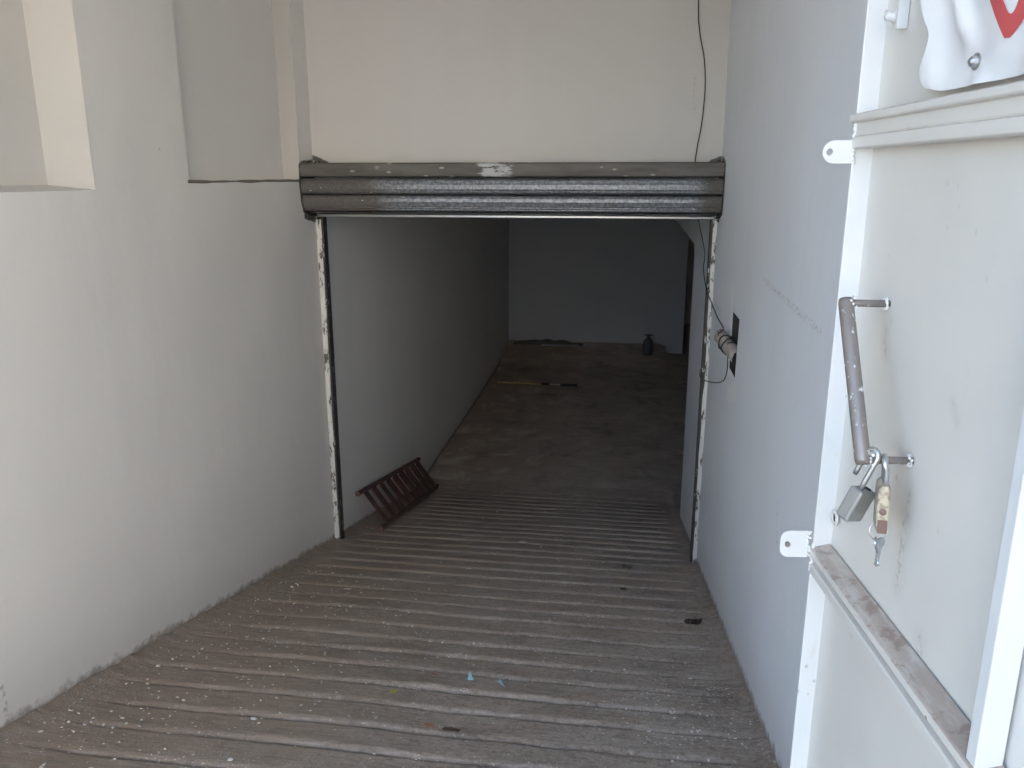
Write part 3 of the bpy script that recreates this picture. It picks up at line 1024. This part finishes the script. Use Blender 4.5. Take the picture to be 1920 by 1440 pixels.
# small clip and nut on the upper stile
gbox('clip', (1.120, -.001, .205), (1.128, .014, .30), M['gate_white'], .001)
b = MB(); b.lathe([(.004, -.001), (.011, .001), (.011, .008), (.0065, .013), (.0065, .020), (.003, .022)], 12, (1.148, 0, .226), Matrix.Rotation(R(-90), 3, 'X'))
b.build('nut', M['gate_white'], gate, smooth=True)
for zc in (-.95, .45):                                                # hinge barrels at the wall
    b = MB(); b.tube([(-.018, .0, zc - .06), (-.018, .0, zc + .06)], .014, 14)
    b.build('hinge', M['gate_white'], gate, smooth=True)
def G(u, n, z):
    return gate.matrix_basis @ Vector((u, n, z)) if False else Vector((GO.x, GO.y, 0)) + Matrix.Rotation(GA, 3, 'Z') @ Vector((u, n, z))

# ------------------------------------------------------------------ BANNER ON THE GATE
def bann(u, z):
    """stand-off of the vinyl from the sheet"""
    bu, bz = .888, .131
    d = math.hypot(u - bu, z - bz)
    n = .006 + .016 * min(1, d / .12)
    n += .013 * math.exp(-((u - (.888 + .55 * (z - .131))) / .018) ** 2) * min(1, d / .05) * (z > .131 or 1)
    n += .010 * math.sin((u - .888) * 34 + z * 13) * min(1, d / .10) * .8
    n += .014 * math.exp(-((u - .985) / .03) ** 2) * math.exp(-((z - .13) / .05) ** 2)
    n += .012 * max(0, (u - .90)) / .1 * math.exp(-((z - .20) / .03) ** 2) * .6
    return max(.003, n)
def bleft(z):                                       # left edge of the cloth
    t = z
    if t > .24: return 1.020 + .004 * math.sin(t * 30)
    if t > .18: return .989 + (1.020 - .989) * (t - .18) / .06
    if t > .135: return 1.004 - .015 * math.sin((t - .135) / .045 * 1.57)
    return 1.004 - .02 * ((.135 - t) / .03) ** 2
ban = empty('banner', tuple(G(.60, 0, .11)), GA)
tag(ban, 'white vinyl banner with a red letter, curled at its bolted lower corner on the gate', 'banner')
BO = Vector((.60, 0, .11))
vs, fs = [], []
NU2, NZ2 = 90, 70
for j in range(NZ2 + 1):
    zz = .104 + .61 * (j / NZ2) ** 1.5
    ul = bleft(max(zz, .105))
    zb = 0
    for i in range(NU2 + 1):
        t = i / NU2
        u = ul - (ul - .12) * t ** 1.4
        lift = .006 * math.exp(-((u - .985) / .02) ** 2) * math.exp(-(zz - .104) / .012)
        vs.append((u - BO.x, bann(u, zz), zz + lift - BO.z))
for j in range(NZ2):
    for i in range(NU2):
        k = j * (NU2 + 1) + i
        fs.append((k, k + 1, k + NU2 + 2, k + NU2 + 1))
b = MB(); b.add(vs, fs)
cl = b.build('vinyl_sheet', M['vinyl'], ban, smooth=True, recalc=False)
sm = cl.modifiers.new('thick', 'SOLIDIFY'); sm.thickness = .0008; sm.offset = -1
# red letter stroke, printed on the vinyl
def stroke(L, Rr, n=40):
    def at(poly, t):
        s = t * (len(poly) - 1); i = min(int(s), len(poly) - 2); f = s - i
        return Vector(poly[i]).lerp(Vector(poly[i + 1]), f)
    vs, fs = [], []
    NW = 6
    for k in range(n + 1):
        a, c = at(L, k / n), at(Rr, k / n)
        for w in range(NW + 1):
            p = a.lerp(c, w / NW)
            vs.append((p.x - BO.x, bann(p.x, p.y) + .0012, p.y - BO.z))
    for k in range(n):
        for w in range(NW):
            q = k * (NW + 1) + w
            fs.append((q, q + 1, q + NW + 2, q + NW + 1))
    return vs, fs
b = MB()
b.add(*stroke([(.872, .42), (.870, .30), (.858, .20), (.846, .176), (.836, .160), (.826, .147), (.816, .146), (.806, .152), (.796, .160), (.786, .175), (.774, .20), (.766, .30), (.764, .42)],
              [(.842, .42), (.841, .30), (.831, .20), (.828, .186), (.824, .178), (.820, .172), (.816, .170), (.812, .171), (.808, .175), (.803, .184), (.796, .204), (.790, .30), (.790, .42)]))
b.build('red_letter', M['red'], ban, smooth=True, recalc=False)
b = MB(); b.lathe([(.002, -.004), (.0095, .000), (.0100, .003), (.0070, .0035), (.0062, .008), (.0035, .0105)], 16, (.888 - BO.x, .0085, .131 - BO.z), Matrix.Rotation(R(-90), 3, 'X'))
bo = b.build('banner_bolt', M['steel'], ban)
b = MB(); b.lathe([(.004, -.001), (.0115, 0), (.0115, .0015), (.004, .002)], 20, (.888 - BO.x, .0065, .131 - BO.z), Matrix.Rotation(R(-90), 3, 'X'))
b.build('washer', M['lock_grey'], bo)

# ------------------------------------------------------------------ PADLOCKS AND KEYS
def rounded_body(b, hx, hy, hz, rot, at, bevel=None):
    b.box((-hx, -hy, -hz), (hx, hy, hz), rot, at)
gate_rot = Matrix.Rotation(GA, 3, 'Z')
# silver padlock, hanging open and twisted (frame: x = away from the street, y = to the left, z up)
LA = GA - R(22)
p0 = G(.932, .0495, -.384)
pl = empty('padlock', tuple(p0), LA)
tag(pl, 'open grey steel padlock hanging tilted on the lower handle arm', 'padlock', 'padlocks on the gate handle')
dn = Vector((0, .34, -.94)).normalized()
sd = Vector((.62, .72, .30)); sd = (sd - dn * sd.dot(dn)).normalized()      # across the shackle
T0 = Vector((-.008, .002, .001))
botc = T0 + dn * .050
b = MB()
pth = [T0 + dn * .054, T0 + dn * .036, T0 + dn * .018, T0]
for k in range(1, 10):
    a = math.pi * k / 10
    pth.append(T0 + sd * (.0095 - .0095 * math.cos(a)) - dn * (.0125 * math.sin(a)))
for t in (.006, .016, .026, .034): pth.append(T0 + sd * .019 + dn * t)
b.tube(pth, [.0037] * (len(pth) - 1) + [.0033], 12)
b.build('shackle', M['steel'], pl, smooth=True)
zx = -dn
yx = (sd - zx * sd.dot(zx)).normalized()
xx = yx.cross(zx)
rot = Matrix((xx, yx, zx)).transposed()
wv = Vector((.74, -.64, 0)); wv = (wv - zx * wv.dot(zx)).normalized()
nv = zx.cross(wv)
rot = Matrix((nv, wv, zx)).transposed()
bodyc = T0 + dn * (.047 + .0248) + wv * .0080
b = MB(); b.box((-.0108, -.0170, -.0250), (.0108, .0170, .0250), rot, bodyc)
pb = b.build('lock_body', M['lock_grey'], pl, bevel=.0032, seg=3)
b = MB(); b.lathe([(.0008, -.0005), (.0046, -.0005), (.0046, .0008), (.0008, .0009)], 14, bodyc + wv * .0080 + zx * .0251, rot)
b.build('shackle_hole', M['dark'], pb)
# brass padlock, closed, seen from its edge
p1 = G(.924, .044, -.3835)
p2 = empty('padlock', tuple(p1), GA)
tag(p2, 'closed brass padlock hanging edge-on beside the silver one, with keys below', 'padlock', 'padlocks on the gate handle')
lean = Matrix.Rotation(R(-7), 3, 'X')
b = MB()
sh_c = Vector((0, 0, 0))
pth = []
for x in (-.0115,):
    for t in (0, .4, .8): pth.append(Vector((x, -.002, -.036 + .036 * t)))
for k in range(0, 9):
    a = math.pi * k / 8
    pth.append(Vector((-.0115 * math.cos(a), 0, -.004 + .0125 * math.sin(a))))
for t in (.2, .6, 1): pth.append(Vector((.0115, -.002, -.004 - .032 * t)))
b.tube(pth, .0040, 12)
b.build('shackle', M['steel'], p2, smooth=True)
b = MB()
b.prism([(-.0080, -.034), (-.005, -.028), (.003, -.028), (.0072, -.034), (.0086, -.060), (.0084, -.094), (.0062, -.099), (-.0055, -.099), (-.0074, -.094), (-.0084, -.06)], -.021, .021)
bb = b.build('lock_body', M['brass'], p2, bevel=.0035, seg=3)
for k, z in ((0, -.066),):
    b = MB(); b.lathe([(.0005, 0), (.0046, .0), (.0046, .002), (.002, .0028)], 12, (-.0208, .0005, z), Matrix.Rotation(R(-90), 3, 'Y'))
    b.build('lock_screw', M['lock_brown'], bb)
b = MB(); b.box((-.0225, -.0060, -.098), (-.0200, .0064, -.078))
b.build('label_plate', M['lock_brown'], bb, bevel=.001)
p2.rotation_euler = (R(-3), 0, GA - R(17))
# ring and keys hung from the brass lock's plug
kr = empty('key_ring', tuple(G(.916, .046, -.482)), GA)
tag(kr, 'small steel ring with house keys dangling under the brass padlock', 'keys')
b = MB()
b.tube([(-.004 + .003 * math.sin(2 * math.pi * k / 28), .0125 * math.cos(2 * math.pi * k / 28), .0125 * math.sin(2 * math.pi * k / 28)) for k in range(28)], .0010, 8, closed=True)
b.build('ring', M['steel'], kr, smooth=True)
def key(ang_z, ang_x, off):
    rot = Matrix.Rotation(R(ang_x), 3, 'X') @ Matrix.Rotation(R(ang_z), 3, 'Z')
    out = []
    for k in range(14):
        a = R(-60 + 300 * k / 13)
        out.append((-.008 * math.sin(a - R(90)) * -1, -.008 + .008 * math.cos(a - R(90)) * 1))
    out = [(.0085 * math.cos(R(t)), -.006 + .0085 * math.sin(R(t))) for t in range(-60, 241, 25)]
    shaft = [(-.0036, -.018), (-.0036, -.038), (-.0012, -.043), (.0016, -.041), (.0036, -.037), (.0022, -.034), (.0038, -.031), (.0022, -.028), (.0038, -.025), (.0026, -.022), (.0036, -.018)]
    prof = out + shaft
    n = len(prof)
    vs = [rot @ Vector((-.001, y, z)) + Vector(off) for y, z in prof] + [rot @ Vector((.001, y, z)) + Vector(off) for y, z in prof]
    fs = [tuple(range(n)), tuple(range(n, 2*n))[::-1]] + [(i, (i+1) % n, n + (i+1) % n, n + i) for i in range(n)]
    b = MB(); b.add(vs, fs)
    b.build('key', M['steel'], kr)
key(62, -12, (-.004, .003, -.012))
key(25, 4, (-.006, -.004, -.011))

# ------------------------------------------------------------------ RACK LEANING ON THE WALL
rk = empty('ladder_rack', (-1.80, 6.35, ramp_z(6.35)))
tag(rk, 'brown painted steel ladder rack with nine flat slats leaning at the foot of the wall', 'rack')
ro = Vector(rk.location)
tA, tB = Vector((-1.925, 5.40, -2.300)), Vector((-1.930, 7.22, -2.672))
bA, bB = Vector((-1.745, 5.36, ramp_z(5.36) + .022)), Vector((-1.80, 7.40, ramp_z(7.40) + .022))
for a, c in ((tA, tB), (bA, bB)):
    b = MB(); b.tube([a - ro, c - ro], .019, 8); b.build('rail', M['rack'], rk)
for k in range(9):
    t0 = .085 + .845 * k / 8
    a = tA.lerp(tB, t0) - ro; c = bA.lerp(bB, t0 + .02) - ro
    ax = (c - a); ln = ax.length; zx = ax.normalized()
    lx = (tB - tA).normalized()
    lx = (lx - zx * lx.dot(zx)).normalized()
    nx = zx.cross(lx)
    rot = Matrix((nx, lx, zx)).transposed() @ Matrix.Rotation(R(rnd.uniform(-8, 8)), 3, 'Z')
    b = MB(); b.box((-.004, -.049, .012), (.004, .049, ln - .012), rot, a)
    b.build('slat', M['rack'], rk, bevel=.002)

# ------------------------------------------------------------------ THINGS IN THE GARAGE
pr = empty('broom_pole', (-1.25, 11.7, ZF))
b = MB(); b.tube([(-.62, 0, .02), (.05, -.02, .02)], .014, 10); b.build('pole', M['pole_yellow'], pr, smooth=True)
b = MB(); b.tube([(.05, -.02, .02), (.18, -.024, .02)], .017, 10); b.build('grip', M['pole_black'], pr, smooth=True)
b = MB(); b.tube([(.18, -.024, .02), (.34, -.03, .02)], .012, 10); b.build('sleeve', M['steel'], pr, smooth=True)
b = MB(); b.tube([(.34, -.03, .02), (.60, -.04, .022)], [.016, .022], 10); b.build('end_socket', M['pole_black'], pr, smooth=True)
tag(pr, 'yellow and black pole lying across the dark garage floor', 'pole')
cn = empty('canister', (.425, 13.68, ZF + .060))
b = MB(); b.lathe([(.075, .005), (.088, .02), (.090, .22), (.075, .27), (.045, .31), (.03, .325)], 20); b.build('body', M['canister'], cn, smooth=True)
b = MB(); b.tube([(-.07, 0, .365), (.02, 0, .372), (.075, 0, .355)], .012, 8); b.build('handle', M['canister'], cn, smooth=True)
b = MB(); b.lathe([(.03, .325), (.032, .36), (.02, .372)], 14); b.build('cap', M['canister'], cn)
tag(cn, 'dark round shouldered canister standing on the floor by the end wall', 'canister')
b = MB(); b.box((-.32, -.06, 0), (.32, .06, .025), Matrix.Rotation(R(-2), 3, 'Z'), (-1.10, 13.95, ZF + .140))
tag(b.build('board', M['plank'], bevel=.004), 'pale narrow board lying at the foot of the end wall', 'board')
b = MB()
vs, fs = [], []
for i in range(25):
    for j in range(9):
        u, v = i / 24, j / 8
        vs.append((-1.95 + 1.25 * u, 13.93 + .30 * v, ZF + .150 + (.06 * math.sin(math.pi * u) * math.sin(math.pi * min(1, v * 1.1)) * (1 + 1.2 * nz((u * 5, v * 3, 0), 1.3)))))
for i in range(24):
    for j in range(8):
        k = i * 9 + j
        fs.append((k, k + 9, k + 10, k + 1))
b.add(vs, fs)
tag(b.build('rubbish_heap', M['rubbish'], recalc=False), 'low dark heap of sweepings in the far left corner of the garage', 'rubbish')

# ------------------------------------------------------------------ LITTER ON THE RAMP
def shard(name, mat, x, y, pts, label, cat, tilt_=(0, 0), group=None, lift=.006, th=.0012):
    z = max(floor_at(x, y), floor_at(x, y + .02), floor_at(x, y - .02)) + lift
    rot = Matrix.Rotation(-math.atan(SLOPE), 3, 'X') @ Matrix.Rotation(R(tilt_[0]), 3, 'X') @ Matrix.Rotation(R(tilt_[1]), 3, 'Y')
    n = len(pts)
    vs = [rot @ Vector((a, c, 0)) for a, c in pts] + [rot @ Vector((a, c, th)) for a, c in pts]
    fs = [tuple(range(n))[::-1], tuple(range(n, 2*n))] + [(i, (i+1) % n, n + (i+1) % n, n + i) for i in range(n)]
    b = MB(); b.add(vs, fs)
    o = b.build(name, mat)
    o.location = (x, y, z)
    return tag(o, label, cat, group)
shard('plastic_shard', M['blue'], -.553, 2.765, [(-.012, -.018), (.014, -.014), (-.010, .022)], 'upright light blue plastic shard on the ramp, the left one', 'shard', (38, 0), 'blue plastic shards on the ramp')
shard('plastic_shard', M['blue'], -.428, 2.722, [(-.014, .004), (.020, -.016), (-.004, .020)], 'light blue plastic shard lying flat, the right one', 'shard', (18, 12), 'blue plastic shards on the ramp')
shard('petal', M['yellow'], -.81, 2.557, [(-.015, -.006), (-.004, -.012), (.013, -.005), (.012, .008), (-.006, .011)], 'small yellow petal stuck on a rib of the ramp', 'petal', (8, 0))
shard('leaf_scrap', M['orange'], -.700, 2.745, [(-.012, -.003), (.010, -.004), (.013, .003), (-.009, .005)], 'tiny orange leaf scrap left of the blue shards', 'leaf', (10, 10))
shard('leaf_scrap', M['orange'], -.612, 2.322, [(-.022, -.004), (-.004, -.008), (.020, .0), (.006, .006), (-.014, .006)], 'curled orange brown leaf scrap near the front of the ramp', 'leaf', (14, 12))
shard('bark_chip', M['leaf'], -.535, 2.312, [(-.03, -.006), (.028, -.010), (.034, .002), (.0, .008), (-.026, .006)], 'brown bark chip beside the curled orange leaf', 'chip', (12, 0))
shard('paper_scrap', M['paper'], -.664, 5.235, [(-.03, -.01), (.02, -.026), (.034, .012), (-.01, .022)], 'white paper scrap in the middle of the doorway', 'paper', (6, 0))
shard('paper_scrap', M['paper'], -1.445, 3.82, [(-.022, -.006), (.016, -.012), (.02, .008), (-.012, .008)], 'pale scrap lying on the left part of the ramp below the guide', 'paper', (4, 0))
shard('paper_scrap', M['paper'], -.89, 4.42, [(-.02, -.006), (.018, -.006), (.014, .008), (-.016, .006)], 'flat white scrap on the ramp just before the door line', 'paper', (4, 0))
# crumpled dark leaf by the right wall
lf = empty('dry_leaf', (.398, 3.70, floor_at(.398, 3.70) + .004))
lf.scale = (.62, .62, .75)
tag(lf, 'dark crumpled dry leaf on the ramp near the right wall', 'leaf')
lr = random.Random(5)
for k in range(7):
    b = MB()
    vs, fs = [], []
    c = Vector((lr.uniform(-.055, .055), lr.uniform(-.022, .022), .010))
    a0 = lr.uniform(-.8, .8) + (k % 2) * 1.4
    ln, wd, cr = lr.uniform(.035, .075), lr.uniform(.018, .032), lr.uniform(.6, 1.3)
    for i in range(8):
        for j in range(5):
            u, v = i / 7 - .5, (j / 4 - .5) * 2 * math.sqrt(max(.02, 1 - (i / 3.5 - 1) ** 2))
            x_, y_ = u * ln, v * wd * .6
            z_ = .020 * cr * v * v + .030 * cr * u * u * 2 + .004 * math.sin(u * 20 + k)
            vs.append(c + Vector((x_ * math.cos(a0) - y_ * math.sin(a0), x_ * math.sin(a0) + y_ * math.cos(a0), z_ - .006)))
    for i in range(7):
        for j in range(4):
            q = i * 5 + j
            fs.append((q, q + 5, q + 6, q + 1))
    b.add(vs, fs)
    o = b.build('leaf_blade', M['leaf'] if k != 3 else M['paper'], lf, recalc=False, smooth=True)
    o.modifiers.new('thick', 'SOLIDIFY').thickness = .0012
    if k == 3: o.scale = (.5, .5, .8)
# ring-shaped washer on the ramp
b = MB()
b.tube([(.030 * math.cos(2 * math.pi * k / 20), .034 * math.sin(2 * math.pi * k / 20), .004 + .002 * math.sin(k)) for k in range(20)], .0042, 7, closed=True)
o = b.build('rubber_ring', M['ring'], smooth=True)
o.location = (.075, 4.73, floor_at(.075, 4.73) + .004); o.rotation_euler = (-math.atan(SLOPE), 0, 0)
tag(o, 'small dark rubber ring lying on the ramp right of centre', 'ring')
b = MB()
b.lathe([(.004, 0), (.028, .003), (.030, .008), (.012, .016), (.002, .017)], 10)
o = b.build('pebble', M['leaf']); o.location = (.05, 4.23, floor_at(.05, 4.23)); o.scale = (.75, .45, .5)
tag(o, 'small black pebble on the ramp in front of the rubber ring', 'pebble')

# flakes of paint and mortar crumbs strewn over the ramp
def chips(n, gen, smin, smax, flat):
    b = MB()
    for _ in range(n):
        x, y = gen()
        s = rnd.uniform(smin, smax) * (1.7 if rnd.random() < .08 else 1)
        z = floor_at(x, y)
        a = rnd.uniform(0, 6.28)
        k = rnd.randint(3, 5)
        pts = []
        for q in range(k):
            r = s * rnd.uniform(.5, 1.1)
            t = a + q * 6.283 / k
            pts.append((r * math.cos(t), r * .75 * math.sin(t)))
        h = s * flat
        tx, ty = rnd.uniform(-.35, .35), rnd.uniform(-.35, .35)
        vs = [(x + px, y + py, z + .001 + px * tx + py * (ty - SLOPE)) for px, py in pts] + [(x + px * .8, y + py * .8, z + .001 + h + px * tx + py * (ty - SLOPE)) for px, py in pts]
        fs = [tuple(range(k, 2*k))] + [(i, (i+1) % k, k + (i+1) % k, k + i) for i in range(k)]
        b.add(vs, fs)
    return b
def g_all():
    while True:
        x, y = rnd.uniform(XL + .05, XR - .05), 1.5 + 6.0 * rnd.random() ** 1.3
        if noise.noise(Vector((x * 1.6, y * 1.3, 21))) + rnd.uniform(-.5, .5) > 0.08: return x, y
def g_left():
    return XL + .04 + abs(rnd.gauss(0, .38)), 1.6 + 2.6 * rnd.random() ** 1.3
tag(chips(900, g_all, .0022, .0070, .3).build('paint_flakes', M['flake']), 'pale flakes of paint and plaster scattered over the ramp', 'debris', kind='stuff')
tag(chips(300, g_left, .0025, .0080, .4).build('plaster_crumbs', M['flake']), 'white plaster crumbs scattered along the left side of the ramp', 'debris', kind='stuff')
def g_edge():
    if rnd.random() < .7: return XL + abs(rnd.gauss(0, .03)) + .004, rnd.uniform(1.6, 7.4)
    return XR - abs(rnd.gauss(0, .03)) - .004, rnd.uniform(1.8, 4.9)
tag(chips(900, g_edge, .002, .0075, .7).build('mortar_crumbs', M['crumb']), 'dirt and mortar crumbs gathered where the walls meet the ramp', 'debris', kind='stuff')
